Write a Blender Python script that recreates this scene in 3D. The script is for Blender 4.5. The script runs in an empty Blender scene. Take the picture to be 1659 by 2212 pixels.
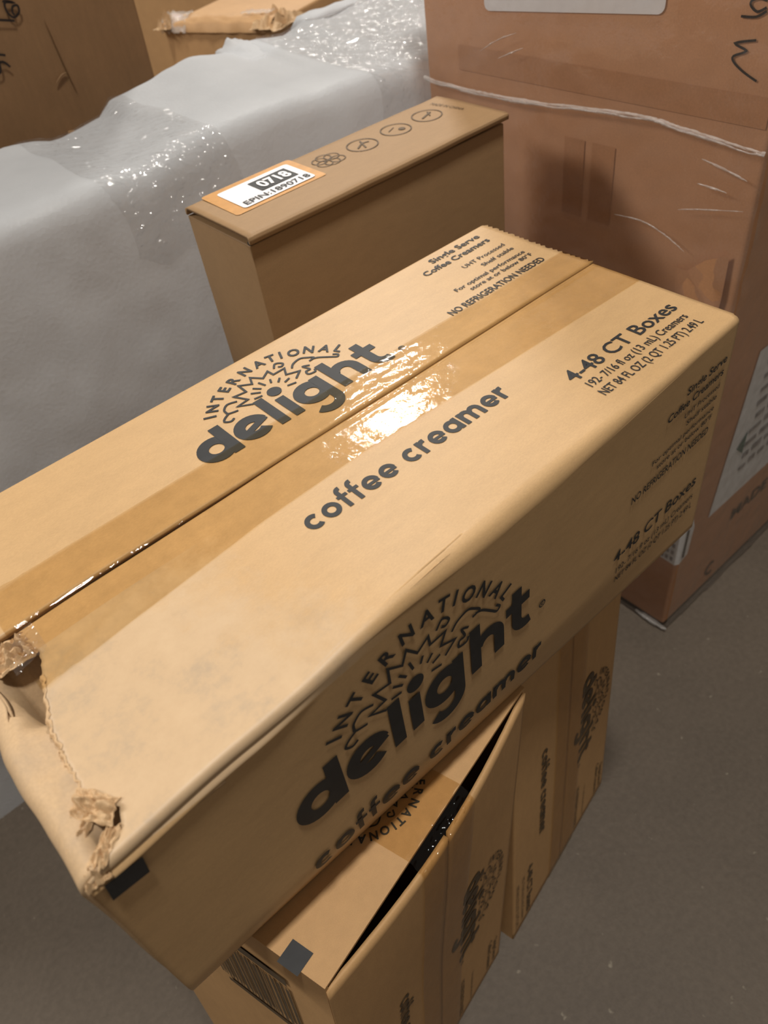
import bpy, bmesh, math, random
import numpy as np
from mathutils import Vector, Matrix, noise
random.seed(7)
S = bpy.context.scene
COL = S.collection
PI = math.pi

# ------------------------------------------------------------------ camera
cam = bpy.data.cameras.new('camera')
cam_o = bpy.data.objects.new('camera', cam); COL.objects.link(cam_o)
R = ((0.74608159, -0.53342089, 0.39852781),
     (-0.65445914, -0.47720630, 0.58647880),
     (-0.12266006, -0.69838121, -0.70513701))          # columns: image right, image down, view direction
M = Matrix(((R[0][0], -R[0][1], -R[0][2], 0.0),
            (R[1][0], -R[1][1], -R[1][2], 0.0),
            (R[2][0], -R[2][1], -R[2][2], 0.83),
            (0, 0, 0, 1)))
cam_o.matrix_world = M
cam.lens = 5.1
cam.sensor_fit = 'VERTICAL'
cam.sensor_height = 5.1 * 2212 / 1670.0
cam.sensor_width = cam.sensor_height * 1659 / 2212
cam.clip_start = 0.01; cam.clip_end = 100
cam.dof.use_dof = True
cam.dof.focus_distance = 0.43
cam.dof.aperture_fstop = 2.2
S.camera = cam_o

# ------------------------------------------------------------------ world, lamps, exposure
W = bpy.data.worlds.new('warehouse_air'); S.world = W; W.use_nodes = True
bg = W.node_tree.nodes['Background']
bg.inputs[0].default_value = (1.0, 0.86, 0.70, 1); bg.inputs[1].default_value = 0.21

def lamp(name, loc, target, size, sizey, power, col):
    l = bpy.data.lights.new(name, 'AREA'); l.shape = 'RECTANGLE'; l.size = size; l.size_y = sizey
    l.energy = power; l.color = col
    o = bpy.data.objects.new(name, l); COL.objects.link(o); o.location = loc
    o.rotation_euler = (Vector(target) - Vector(loc)).to_track_quat('-Z', 'Y').to_euler()
    return o
# high-bay ceiling lamps of the warehouse
lamp('high_bay_lamp', (3.57, 4.80, 5.0), (0.2, 0.3, 0.5), 0.50, 0.40, 205, (1.0, 0.95, 0.87))
lamp('high_bay_lamp', (-4.6, 4.4, 5.0), (0.2, 0.4, 0.5), 1.80, 1.00, 245, (1.0, 0.94, 0.85))
lamp('high_bay_lamp', (0.2, -0.25, 5.2), (0.2, 0.3, 0.4), 0.50, 0.40, 185, (1.0, 0.95, 0.87))

vs = S.view_settings
vs.view_transform = 'Standard'; vs.look = 'None'; vs.gamma = 1.0; vs.use_curve_mapping = False
vs.exposure = 0.0

# ------------------------------------------------------------------ helpers
def fbm(x, y, z=0.0, o=3):
    return noise.fractal(Vector((x, y, z)), 1.0, 2.0, o)
def nz(x, y, z=0.0):
    return noise.noise(Vector((x, y, z)))
def sstep(a, b, x):
    t = min(1.0, max(0.0, (x - a) / (b - a))); return t * t * (3 - 2 * t)
def lerp_tab(tab, x):
    if x <= tab[0][0]: return tab[0][1]
    for (a, va), (b, vb) in zip(tab, tab[1:]):
        if x <= b: return va + (vb - va) * (x - a) / (b - a)
    return tab[-1][1]

def root(name, loc, label, cat, group=None):
    o = bpy.data.objects.new(name, None); COL.objects.link(o)
    o.location = loc; o.empty_display_size = 0.05
    o['label'] = label; o['category'] = cat
    if group: o['group'] = group
    return o
def mk(name, verts, faces, mat, parent=None, smooth=False, label=None, thick=0, offset=-1.0):
    """mesh object from world-space vertices; local to its parent"""
    base = Vector((0, 0, 0))
    p = parent
    while p is not None:
        base += p.location; p = p.parent
    me = bpy.data.meshes.new(name)
    me.from_pydata([tuple(Vector(v) - base) for v in verts], [], faces)
    me.materials.append(mat)
    if smooth:
        me.polygons.foreach_set('use_smooth', [True] * len(me.polygons))
    me.update()
    o = bpy.data.objects.new(name, me); COL.objects.link(o)
    if parent: o.parent = parent
    if thick:
        m = o.modifiers.new('thickness', 'SOLIDIFY'); m.thickness = thick; m.offset = offset
    if label: o['label'] = label
    return o
def grid(nu, nv, fn):
    """(nu+1)x(nv+1) grid of fn(i/nu, j/nv)"""
    vs_ = [fn(i / nu, j / nv) for j in range(nv + 1) for i in range(nu + 1)]
    fs = [(j * (nu + 1) + i, j * (nu + 1) + i + 1, (j + 1) * (nu + 1) + i + 1, (j + 1) * (nu + 1) + i)
          for j in range(nv) for i in range(nu)]
    return vs_, fs
def join(parts):
    V, F = [], []
    for v, f in parts:
        n = len(V); V += list(v); F += [tuple(k + n for k in q) for q in f]
    return V, F
def hexa(c, bevel=0.0, seg=2, skip=()):
    """box from 8 corners: c[0..3] bottom ring, c[4..7] top ring; bevelled"""
    bm = bmesh.new()
    v = [bm.verts.new(p) for p in c]
    quads = {'bottom': (3, 2, 1, 0), 'top': (4, 5, 6, 7), 's0': (0, 1, 5, 4), 's1': (1, 2, 6, 5), 's2': (2, 3, 7, 6), 's3': (3, 0, 4, 7)}
    for k, q in quads.items():
        if k not in skip: bm.faces.new([v[i] for i in q])
    if bevel:
        bmesh.ops.bevel(bm, geom=list(bm.edges), offset=bevel, segments=seg, profile=0.6, affect='EDGES')
    V = [tuple(x.co) for x in bm.verts]
    bm.verts.index_update()
    F = [tuple(x.index for x in f.verts) for f in bm.faces]
    bm.free()
    return V, F
def boxc(x0, x1, y0, y1, z0, z1):
    return [(x0, y0, z0), (x1, y0, z0), (x1, y1, z0), (x0, y1, z0), (x0, y0, z1), (x1, y0, z1), (x1, y1, z1), (x0, y1, z1)]
def tube(pts, rad, n=8):
    V, F = [], []
    P = [Vector(p) for p in pts]
    up = Vector((0.31, 0.2, 0.93))
    for i, p in enumerate(P):
        t = (P[min(i + 1, len(P) - 1)] - P[max(i - 1, 0)]).normalized()
        a = t.cross(up).normalized(); b = t.cross(a)
        r = rad(i / (len(P) - 1)) if callable(rad) else rad
        for k in range(n):
            w = 2 * PI * k / n
            V.append(tuple(p + (a * math.cos(w) + b * math.sin(w)) * r))
    for i in range(len(P) - 1):
        for k in range(n):
            F.append((i * n + k, i * n + (k + 1) % n, (i + 1) * n + (k + 1) % n, (i + 1) * n + k))
    F.append(tuple(range(n - 1, -1, -1))); F.append(tuple(range((len(P) - 1) * n, len(P) * n)))
    return V, F

# ---- flat print: strokes and type in a 2-D layout, laid on a surface by a map(u, v, h)
def ribbon(pts, w, closed=False):
    P = [Vector((p[0], p[1])) for p in pts]; n = len(P)
    V, F = [], []
    for i in range(n):
        if closed:
            a, b = P[(i - 1) % n], P[(i + 1) % n]
            d0 = (P[i] - a).normalized(); d1 = (b - P[i]).normalized()
        else:
            d0 = (P[i] - P[i - 1]).normalized() if i > 0 else (P[1] - P[0]).normalized()
            d1 = (P[i + 1] - P[i]).normalized() if i < n - 1 else d0
        n0 = Vector((-d0.y, d0.x)); n1 = Vector((-d1.y, d1.x))
        m = n0 + n1
        m = m.normalized() if m.length > 1e-6 else n0
        k = 1.0 / max(0.45, m.dot(n0))
        V += [tuple(P[i] + m * (w / 2 * k)), tuple(P[i] - m * (w / 2 * k))]
    rng = range(n) if closed else range(n - 1)
    for i in rng:
        j = (i + 1) % n
        F.append((2 * i, 2 * i + 1, 2 * j + 1, 2 * j))
    return V, F
def disc(c, r, n=24):
    return [(c[0] + r * math.cos(2 * PI * k / n), c[1] + r * math.sin(2 * PI * k / n)) for k in range(n)], [tuple(range(n))]
def rect2(x0, y0, x1, y1):
    return [(x0, y0), (x1, y0), (x1, y1), (x0, y1)], [(0, 1, 2, 3)]
def arc(cx, cy, r, a0, a1, n=14):
    return [(cx + r * math.cos(math.radians(a0 + (a1 - a0) * i / n)), cy + r * math.sin(math.radians(a0 + (a1 - a0) * i / n))) for i in range(n + 1)]
def smooth_line(pts, n=5):
    out = []
    P = [pts[0]] + list(pts) + [pts[-1]]
    for i in range(1, len(P) - 2):
        p0, p1, p2, p3 = [Vector(q) for q in P[i - 1:i + 3]]
        for k in range(n):
            t = k / n
            q = 0.5 * ((2 * p1) + (p2 - p0) * t + (2 * p0 - 5 * p1 + 4 * p2 - p3) * t * t + (3 * p1 - p0 - 3 * p2 + p3) * t ** 3)
            out.append(tuple(q))
    out.append(tuple(pts[-1]))
    return out
def xf(m2, sx=1, sy=None, dx=0, dy=0, rot=0, shear=0):
    sy = sx if sy is None else sy
    c, s = math.cos(rot), math.sin(rot)
    out = []
    for p in m2[0]:
        x, y = (p[0] + shear * p[1]) * sx, p[1] * sy
        out.append((x * c - y * s + dx, x * s + y * c + dy))
    return out, m2[1]
_tc = {}
def type2d(s, bold=0.0):
    key = (s, bold)
    if key in _tc: return _tc[key]
    cu = bpy.data.curves.new('lettering', 'FONT'); cu.body = s; cu.offset = bold; cu.resolution_u = 3
    cu.fill_mode = 'FRONT'
    o = bpy.data.objects.new('lettering', cu); COL.objects.link(o)
    dg = bpy.context.evaluated_depsgraph_get()
    me = o.evaluated_get(dg).to_mesh()
    V = [(v.co.x, v.co.y) for v in me.vertices]; F = [tuple(p.vertices) for p in me.polygons]
    o.evaluated_get(dg).to_mesh_clear()
    bpy.data.objects.remove(o); bpy.data.curves.remove(cu)
    _tc[key] = (V, F)
    return V, F
def line_of_type(s, x0, x1, y, h, bold=0.0):
    """type set between x0 and x1 on baseline y, cap height h"""
    V, F = type2d(s, bold)
    xs = [v[0] for v in V]; a, b = min(xs), max(xs)
    k = (x1 - x0) / (b - a)
    return [(x0 + (v[0] - a) * k, y + v[1] * h / 0.72) for v in V], F
def printed(name, parent, m2list, mp, mat, h=0.00035, label=None):
    V, F = join(m2list)
    return mk(name, [mp(v[0], v[1], h) for v in V], F, mat, parent, label=label)

def g_ring(cx, cy, r, w): return ribbon(arc(cx, cy, r, 0, 360, 30)[:-1], w, True)
def logo2d():
    w = 0.050; c = 0.0825; r = 0.0575; L = []
    L.append(g_ring(0.083, c, r, w)); L.append(ribbon([(0.145, 0), (0.145, 0.215)], w))                        # d
    L.append(ribbon(arc(0.262, c, r, 14, 318, 24), w)); L.append(ribbon([(0.215, 0.060), (0.335, 0.104)], 0.032))   # e
    L.append(ribbon([(0.376, 0), (0.376, 0.222)], 0.046))                                                   # l
    L.append(ribbon([(0.450, 0), (0.450, 0.163)], 0.046)); L.append(disc((0.463, 0.216), 0.033))              # i
    L.append(g_ring(0.568, c, r, w)); L.append(ribbon([(0.630, 0.165), (0.630, -0.01)] + arc(0.570, -0.012, 0.060, -8, -150, 12), 0.046))  # g
    L.append(ribbon([(0.708, 0), (0.708, 0.222)], 0.046))
    L.append(ribbon(arc(0.765, 0.092, 0.050, 165, 0, 12) + [(0.815, 0.0)], 0.046))                           # h
    L.append(ribbon([(0.900, 0.215), (0.900, 0.06)] + arc(0.947, 0.062, 0.047, 190, 292, 8), 0.046))
    L.append(ribbon([(0.848, 0.144), (0.962, 0.144)], 0.042))                                              # t
    L.append(ribbon(arc(1.030, 0.022, 0.014, 0, 360, 16)[:-1], 0.005, True))
    L.append(ribbon([(1.025, 0.014), (1.025, 0.03), (1.034, 0.03), (1.034, 0.022), (1.026, 0.021), (1.036, 0.013)], 0.003))
    zig = [(0.353, 0.213), (0.297, 0.253), (0.355, 0.259), (0.324, 0.325), (0.381, 0.313), (0.383, 0.377), (0.431, 0.34), (0.452, 0.388), (0.488, 0.337), (0.532, 0.366), (0.535, 0.324), (0.596, 0.325), (0.572, 0.278), (0.629, 0.253), (0.584, 0.218)]
    L.append(ribbon(zig, 0.010))
    for p in ([(0.316, 0.286), (0.275, 0.301), (0.246, 0.281), (0.24, 0.261), (0.244, 0.242), (0.284, 0.228)],
              [(0.244, 0.242), (0.214, 0.226), (0.201, 0.207), (0.222, 0.189), (0.243, 0.197)],
              [(0.563, 0.359), (0.585, 0.385), (0.604, 0.377), (0.613, 0.359), (0.597, 0.347), (0.583, 0.357)],
              [(0.618, 0.297), (0.643, 0.321), (0.686, 0.33), (0.715, 0.309), (0.734, 0.286), (0.703, 0.28)],
              [(0.715, 0.285), (0.745, 0.272), (0.785, 0.229), (0.806, 0.207), (0.82, 0.218), (0.804, 0.238)],
              [(0.685, 0.252), (0.657, 0.268), (0.667, 0.228), (0.644, 0.226), (0.64, 0.201), (0.671, 0.194), (0.681, 0.212)]):
        L.append(ribbon(smooth_line(p), 0.010))
    for a, b in (((0.386, 0.285), (0.421, 0.257)), ((0.413, 0.31), (0.438, 0.277)), ((0.454, 0.326), (0.465, 0.284)), ((0.504, 0.306), (0.492, 0.279)),
                 ((0.539, 0.281), (0.515, 0.258)), ((0.566, 0.245), (0.534, 0.235)), ((0.567, 0.194), (0.526, 0.205)), ((0.374, 0.240), (0.412, 0.232))):
        L.append(ribbon([a, b], 0.010))
    return L
ARC = [('I', .175, .285), ('N', .215, .329), ('T', .268, .372), ('E', .325, .405), ('R', .388, .429), ('N', .462, .447), ('A', .538, .448),
       ('T', .600, .440), ('I', .646, .425), ('O', .697, .394), ('N', .758, .357), ('A', .812, .305), ('L', .854, .252)]
def arch2d():
    L = []
    for ch, x, y in ARC:
        V, F = type2d(ch, 0.03)
        xs = [v[0] for v in V]; mx = (min(xs) + max(xs)) / 2
        a = math.atan2(-(x - 0.512), y - 0.10)
        L.append(xf(([(v[0] - mx, v[1] - 0.36) for v in V], F), 0.072, 0.076, x, y, a))
    return L
def creamer2d():
    """'coffee creamer', x-height 1"""
    w = 0.27; r = 0.5 - w / 2; L = []; x = 0.0
    for ch in 'coffee creamer':
        if ch == 'c':
            L.append(ribbon(arc(x + .5, .5, r, 48, 312, 18), w)); x += .92
        elif ch == 'o':
            L.append(g_ring(x + .5, .5, r, w)); x += 1.0
        elif ch == 'f':
            L.append(ribbon([(x + .25, 0), (x + .25, 1.18)] + arc(x + .47, 1.18, .22, 180, 75, 8)[1:], .25)); L.append(ribbon([(x + .0, .86), (x + .60, .86)], .20)); x += .58
        elif ch == 'e':
            L.append(ribbon(arc(x + .5, .5, r, 5, 318, 22), w)); L.append(ribbon([(x + .2, .46), (x + .96, .46)], .18)); x += 1.0
        elif ch == 'r':
            L.append(ribbon([(x + .14, 0), (x + .14, 1)], w)); L.append(ribbon(arc(x + .5, .5, r, 150, 78, 6), w)); x += .62
        elif ch == 'a':
            L.append(g_ring(x + .5, .5, r, w)); L.append(ribbon([(x + .88, 0), (x + .88, 1)], w)); x += 1.02
        elif ch == 'm':
            L.append(ribbon([(x + .14, 0), (x + .14, 1)], w))
            for k in (0, 1):
                cx = x + .14 + .33 + k * .62 - .02
                L.append(ribbon(arc(cx, .58, .29, 170, 0, 8) + [(cx + .29, 0)], w))
            x += 1.53
        else: x += .35
        x += .13
    return L, x - .13
LOGO, ARCH = logo2d(), arch2d()
CREAM, CREAM_W = creamer2d()
def place(L, sx, dx, dy, sy=None): return [xf(m, sx, sy, dx, dy) for m in L]

# ------------------------------------------------------------------ materials
def newmat(name):
    m = bpy.data.materials.new(name); m.use_nodes = True
    nt = m.node_tree; nt.nodes.clear()
    out = nt.nodes.new('ShaderNodeOutputMaterial')
    return m, nt, out
def nd(nt, t, **kw):
    n = nt.nodes.new(t)
    for k, v in kw.items():
        if k.startswith('i_'): n.inputs[k[2:].replace('_', ' ')].default_value = v
        else: setattr(n, k, v)
    return n
def tex_noise(nt, co, scale, detail=3, rough=0.5, stretch=None):
    if stretch:
        mp = nd(nt, 'ShaderNodeMapping'); mp.inputs['Scale'].default_value = stretch
        nt.links.new(co, mp.inputs['Vector']); co = mp.outputs[0]
    n = nd(nt, 'ShaderNodeTexNoise'); n.inputs['Scale'].default_value = scale
    n.inputs['Detail'].default_value = detail; n.inputs['Roughness'].default_value = rough
    nt.links.new(co, n.inputs['Vector']); return n.outputs['Fac']
def ramp(nt, fac, stops):
    r = nd(nt, 'ShaderNodeValToRGB'); nt.links.new(fac, r.inputs[0])
    e = r.color_ramp.elements
    while len(e) < len(stops): e.new(0.5)
    for k, (p, c) in enumerate(stops):
        e[k].position = p; e[k].color = (*c, 1) if len(c) == 3 else c
    return r.outputs[0]
def mixc(nt, fac, a, b, mode='MIX'):
    m = nd(nt, 'ShaderNodeMix', data_type='RGBA', blend_type=mode)
    if isinstance(fac, float): m.inputs[0].default_value = fac
    else: nt.links.new(fac, m.inputs[0])
    for i, v in ((6, a), (7, b)):
        if isinstance(v, tuple): m.inputs[i].default_value = (*v, 1)
        else: nt.links.new(v, m.inputs[i])
    return m.outputs[2]

def cardboard(name, col, var=0.10, stain=None, scuff=False, rough=0.62, bump=0.06, spec=0.35, streak=(1, 1, 1)):
    m, nt, out = newmat(name)
    co = nd(nt, 'ShaderNodeTexCoord').outputs['Object']
    big = tex_noise(nt, co, 9, 4, 0.6)
    mid = tex_noise(nt, co, 60, 4, 0.6, streak)
    fine = tex_noise(nt, co, 700, 2, 0.6, streak)
    dk = tuple(c * (1 - var * 1.6) for c in col); lt = tuple(min(1, c * (1 + var)) for c in col)
    c1 = ramp(nt, big, [(0.3, dk), (0.7, lt)])
    c2 = mixc(nt, 0.25, c1, ramp(nt, mid, [(0.3, tuple(c * 0.75 for c in col)), (0.7, tuple(min(1, c * 1.18) for c in col))]))
    c3 = mixc(nt, 0.22, c2, ramp(nt, fine, [(0.3, tuple(c * 0.7 for c in col)), (0.7, tuple(min(1, c * 1.25) for c in col))]))
    if stain:
        s = ramp(nt, tex_noise(nt, co, 26, 5, 0.7), [(0.52, (0, 0, 0)), (0.68, (1, 1, 1))])
        mm = nd(nt, 'ShaderNodeMath', operation='MULTIPLY'); mm.inputs[1].default_value = 0.45
        nt.links.new(s, mm.inputs[0])
        c3 = mixc(nt, mm.outputs[0], c3, stain)
    if scuff:
        sx = nd(nt, 'ShaderNodeSeparateXYZ'); nt.links.new(co, sx.inputs[0])
        def mth(op, a, b_=None, c_=None, clamp=False):
            n = nd(nt, 'ShaderNodeMath', operation=op); n.use_clamp = clamp
            for i_, v_ in enumerate((a, b_, c_)):
                if v_ is None: continue
                if isinstance(v_, (int, float)): n.inputs[i_].default_value = v_
                else: nt.links.new(v_, n.inputs[i_])
            return n.outputs[0]
        # local x, y: worn towards the torn end and the front edge
        g = mth('MULTIPLY_ADD', sx.outputs[0], -24.0, -2.75)
        g = mth('MULTIPLY_ADD', sx.outputs[1], -9.0, g)
        g = mth('MULTIPLY_ADD', tex_noise(nt, co, 45, 5, 0.7), 2.2, g)
        g = mth('ADD', g, -0.85, clamp=True)
        g = mth('MULTIPLY', g, mth('GREATER_THAN', sx.outputs[2], 0.160))
        g = mth('MULTIPLY', g, mth('LESS_THAN', sx.outputs[1], -0.012))
        sc_ = ramp(nt, tex_noise(nt, co, 38, 6, 0.75, (1, 1, 1)), [(0.34, (0.41, 0.31, 0.21)), (0.50, (0.51, 0.365, 0.225)), (0.7, (0.55, 0.40, 0.25))])
        c3 = mixc(nt, mth('MULTIPLY', g, 0.85), c3, sc_)
    b = nd(nt, 'ShaderNodeBsdfPrincipled'); nt.links.new(c3, b.inputs['Base Color'])
    b.inputs['Roughness'].default_value = rough; b.inputs['Specular IOR Level'].default_value = spec
    bp = nd(nt, 'ShaderNodeBump'); bp.inputs['Strength'].default_value = bump; bp.inputs['Distance'].default_value = 0.001
    nt.links.new(mid, bp.inputs['Height']); nt.links.new(bp.outputs[0], b.inputs['Normal'])
    nt.links.new(b.outputs[0], out.inputs[0])
    return m
def plain(name, col, rough=0.5, spec=0.4, noise_amt=0.0):
    m, nt, out = newmat(name)
    b = nd(nt, 'ShaderNodeBsdfPrincipled'); b.inputs['Roughness'].default_value = rough; b.inputs['Specular IOR Level'].default_value = spec
    co = nd(nt, 'ShaderNodeTexCoord').outputs['Object']
    c = ramp(nt, tex_noise(nt, co, 120, 3), [(0.3, tuple(x * (1 - noise_amt) for x in col)), (0.7, tuple(min(1, x * (1 + noise_amt)) for x in col))])
    nt.links.new(c, b.inputs['Base Color']); nt.links.new(b.outputs[0], out.inputs[0])
    return m
def film(name, tint=(1, 1, 1), ior=1.5, rough=0.08, haze=0.0, hazecol=(0.8, 0.8, 0.8), bscale=60, bstr=0.4, bdist=0.002, stretch=None, fine=None, tvar=0.0, folds=None, graz=1.0):
    """clear or tinted plastic film: see-through with a glossy skin"""
    m, nt, out = newmat(name)
    co = nd(nt, 'ShaderNodeTexCoord').outputs['Object']
    if folds:
        mp = nd(nt, 'ShaderNodeMapping'); mp.inputs['Rotation'].default_value = (0, 0, math.radians(41)); nt.links.new(co, mp.inputs['Vector'])
        mp2 = nd(nt, 'ShaderNodeMapping'); mp2.inputs['Scale'].default_value = (0.22, 1.0, 1.0); nt.links.new(mp.outputs[0], mp2.inputs['Vector'])
        n = tex_noise(nt, mp2.outputs[0], folds, 2, 0.5)
        n = ramp(nt, n, [(0.44, (0, 0, 0)), (0.66, (1, 1, 1))])
    else:
        n = tex_noise(nt, co, bscale, 4, 0.6, stretch)
    bp = nd(nt, 'ShaderNodeBump'); bp.inputs['Strength'].default_value = bstr; bp.inputs['Distance'].default_value = bdist
    nt.links.new(n, bp.inputs['Height'])
    f0 = ((ior - 1) / (ior + 1)) ** 2
    lw = nd(nt, 'ShaderNodeLayerWeight'); lw.inputs['Blend'].default_value = 0.5; nt.links.new(bp.outputs[0], lw.inputs['Normal'])
    pw = nd(nt, 'ShaderNodeMath', operation='POWER'); pw.inputs[1].default_value = 5.0; nt.links.new(lw.outputs['Facing'], pw.inputs[0])
    fr = nd(nt, 'ShaderNodeMath', operation='MULTIPLY_ADD'); fr.inputs[1].default_value = (1 - f0) * graz; fr.inputs[2].default_value = f0
    nt.links.new(pw.outputs[0], fr.inputs[0])
    tr = nd(nt, 'ShaderNodeBsdfTransparent')
    if tvar:
        c = ramp(nt, tex_noise(nt, co, 90, 5, 0.75), [(0.35, tuple(t * (1 - tvar) for t in tint)), (0.62, tint), (0.72, tuple(min(1, t * (1 + tvar * .5)) for t in tint))])
        nt.links.new(c, tr.inputs[0])
    else: tr.inputs[0].default_value = (*tint, 1)
    gl = nd(nt, 'ShaderNodeBsdfGlossy'); gl.inputs['Roughness'].default_value = rough; nt.links.new(bp.outputs[0], gl.inputs['Normal'])
    base = tr.outputs[0]
    if haze:
        df = nd(nt, 'ShaderNodeBsdfDiffuse'); df.inputs[0].default_value = (*hazecol, 1)
        mx = nd(nt, 'ShaderNodeMixShader'); mx.inputs[0].default_value = haze
        nt.links.new(base, mx.inputs[1]); nt.links.new(df.outputs[0], mx.inputs[2]); base = mx.outputs[0]
    mx = nd(nt, 'ShaderNodeMixShader'); nt.links.new(fr.outputs[0], mx.inputs[0])
    nt.links.new(base, mx.inputs[1]); nt.links.new(gl.outputs[0], mx.inputs[2])
    nt.links.new(mx.outputs[0], out.inputs[0])
    return m

KRAFT = (0.50, 0.320, 0.155)
M_top = cardboard('kraft_board', KRAFT, 0.05, streak=(1, 3, 3), scuff=True, rough=0.5, spec=0.5)
M_worn = cardboard('kraft_board_scuffed', (0.52, 0.36, 0.21), 0.08, stain=(0.36, 0.27, 0.19))
M_low = cardboard('kraft_board_lower', (0.47, 0.28, 0.125), 0.07, streak=(3, 3, 1))
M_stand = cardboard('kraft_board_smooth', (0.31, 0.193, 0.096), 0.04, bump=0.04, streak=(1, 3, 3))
M_big = cardboard('kraft_board_red', (0.55, 0.285, 0.148), 0.05, bump=0.04)
M_bigtape = cardboard('kraft_under_tape', (0.515, 0.258, 0.128), 0.05, bump=0.05, rough=0.4)
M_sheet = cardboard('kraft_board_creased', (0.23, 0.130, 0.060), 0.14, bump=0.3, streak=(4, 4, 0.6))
M_back = cardboard('kraft_board_far', (0.46, 0.275, 0.13), 0.07)
M_edge = cardboard('torn_paper_board', (0.52, 0.35, 0.195), 0.12, bump=0.3)
M_ink = plain('black_print', (0.022, 0.023, 0.025), 0.55, 0.35, 0.15)
M_inkfaint = plain('faint_print', (0.085, 0.06, 0.035), 0.6, 0.3, 0.2)
M_icon = plain('thin_brown_print', (0.10, 0.065, 0.035), 0.6, 0.3, 0.1)
M_marker = plain('marker_ink', (0.02, 0.013, 0.011), 0.5, 0.3, 0.2)
M_white = plain('label_paper', (0.78, 0.77, 0.79), 0.45, 0.4, 0.03)
M_paper = plain('glossy_label_paper', (0.80, 0.83, 0.86), 0.35, 0.5, 0.08)
M_green = plain('green_print', (0.09, 0.16, 0.14), 0.5, 0.3, 0.3)
M_grey = plain('grey_print', (0.30, 0.29, 0.30), 0.5, 0.3, 0.4)
M_orange = plain('orange_tape', (0.50, 0.24, 0.055), 0.45, 0.4, 0.10)
M_red = plain('red_plastic', (0.50, 0.01, 0.015), 0.4, 0.4, 0.1)
M_tape = film('amber_tape', (0.93, 0.865, 0.735), 1.46, 0.05, bscale=190, bstr=0.15, bdist=0.0012, tvar=0.06, graz=0.5)
M_wrap = film('clear_stretch_film', (0.96, 0.95, 0.95), 1.5, 0.10, haze=0.05, bscale=45, bstr=0.5, bdist=0.003)
M_bundlefilm = film('crinkled_clear_film', (0.985, 0.985, 0.985), 1.75, 0.10, haze=0.02, hazecol=(0.85, 0.85, 0.87), bstr=1.0, bdist=0.0034, folds=120, graz=0.22)
M_rope = film('bunched_film', (0.93, 0.92, 0.91), 1.9, 0.12, haze=0.24, hazecol=(0.88, 0.86, 0.84), bscale=260, bstr=1.0, bdist=0.004)

# white foam sheet
M_foam, nt, out = newmat('white_foam')
co = nd(nt, 'ShaderNodeTexCoord').outputs['Object']
cell = nd(nt, 'ShaderNodeTexVoronoi', feature='F1'); cell.inputs['Scale'].default_value = 260; nt.links.new(co, cell.inputs['Vector'])
n1 = tex_noise(nt, co, 14, 4, 0.6)
bp = nd(nt, 'ShaderNodeBump'); bp.inputs['Strength'].default_value = 0.16; bp.inputs['Distance'].default_value = 0.0012
nt.links.new(cell.outputs['Distance'], bp.inputs['Height'])
fc = ramp(nt, n1, [(0.3, (0.655, 0.685, 0.72)), (0.7, (0.735, 0.765, 0.80))])
df = nd(nt, 'ShaderNodeBsdfDiffuse'); tl_ = nd(nt, 'ShaderNodeBsdfTranslucent'); gl = nd(nt, 'ShaderNodeBsdfGlossy'); gl.inputs['Roughness'].default_value = 0.45
tl_.inputs[0].default_value = (0.90, 0.90, 0.92, 1)
nt.links.new(fc, df.inputs[0])
for n_ in (df, tl_, gl): nt.links.new(bp.outputs[0], n_.inputs['Normal'])
m1 = nd(nt, 'ShaderNodeMixShader'); m1.inputs[0].default_value = 0.45; nt.links.new(df.outputs[0], m1.inputs[1]); nt.links.new(tl_.outputs[0], m1.inputs[2])
m2 = nd(nt, 'ShaderNodeMixShader'); m2.inputs[0].default_value = 0.015; nt.links.new(m1.outputs[0], m2.inputs[1]); nt.links.new(gl.outputs[0], m2.inputs[2])
nt.links.new(m2.outputs[0], out.inputs[0])
# concrete
M_floor, nt, out = newmat('dark_concrete')
co = nd(nt, 'ShaderNodeTexCoord').outputs['Object']
c1 = ramp(nt, tex_noise(nt, co, 5, 6, 0.65), [(0.3, (0.064, 0.049, 0.035)), (0.7, (0.094, 0.073, 0.053))])
c2 = mixc(nt, 0.35, c1, ramp(nt, tex_noise(nt, co, 160, 4, 0.7), [(0.3, (0.068, 0.053, 0.041)), (0.7, (0.125, 0.10, 0.078))]))
sp = ramp(nt, tex_noise(nt, co, 75, 3, 0.5), [(0.70, (0, 0, 0)), (0.76, (0.6, 0.6, 0.6))])
c3 = mixc(nt, sp, c2, (0.25, 0.22, 0.17))
b = nd(nt, 'ShaderNodeBsdfPrincipled'); nt.links.new(c3, b.inputs['Base Color']); b.inputs['Roughness'].default_value = 0.6
b.inputs['Specular IOR Level'].default_value = 0.3
bp = nd(nt, 'ShaderNodeBump'); bp.inputs['Strength'].default_value = 0.2; bp.inputs['Distance'].default_value = 0.002
nt.links.new(tex_noise(nt, co, 160, 4, 0.7), bp.inputs['Height']); nt.links.new(bp.outputs[0], b.inputs['Normal'])
nt.links.new(b.outputs[0], out.inputs[0])

# ------------------------------------------------------------------ floor
fl = mk('floor', [(-8, -8, 0), (8, -8, 0), (8, 9, 0), (-8, 9, 0)], [(0, 1, 2, 3)], M_floor)
fl['kind'] = 'structure'
fl['label'] = 'dark grey concrete warehouse floor'; 

# ------------------------------------------------------------------ big film-wrapped box, right
BX, BY = 0.5712, 0.2723
big = root('wrapped_carton', (BX + 0.3, BY + 0.18, 0), 'tall reddish brown carton wrapped in clear stretch film at the right', 'carton')
V, F = hexa(boxc(BX, BX + 0.62, BY, 0.630, 0.006, 0.98), 0.004, 3)
mk('body', V, F, M_big, big, True)
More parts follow.
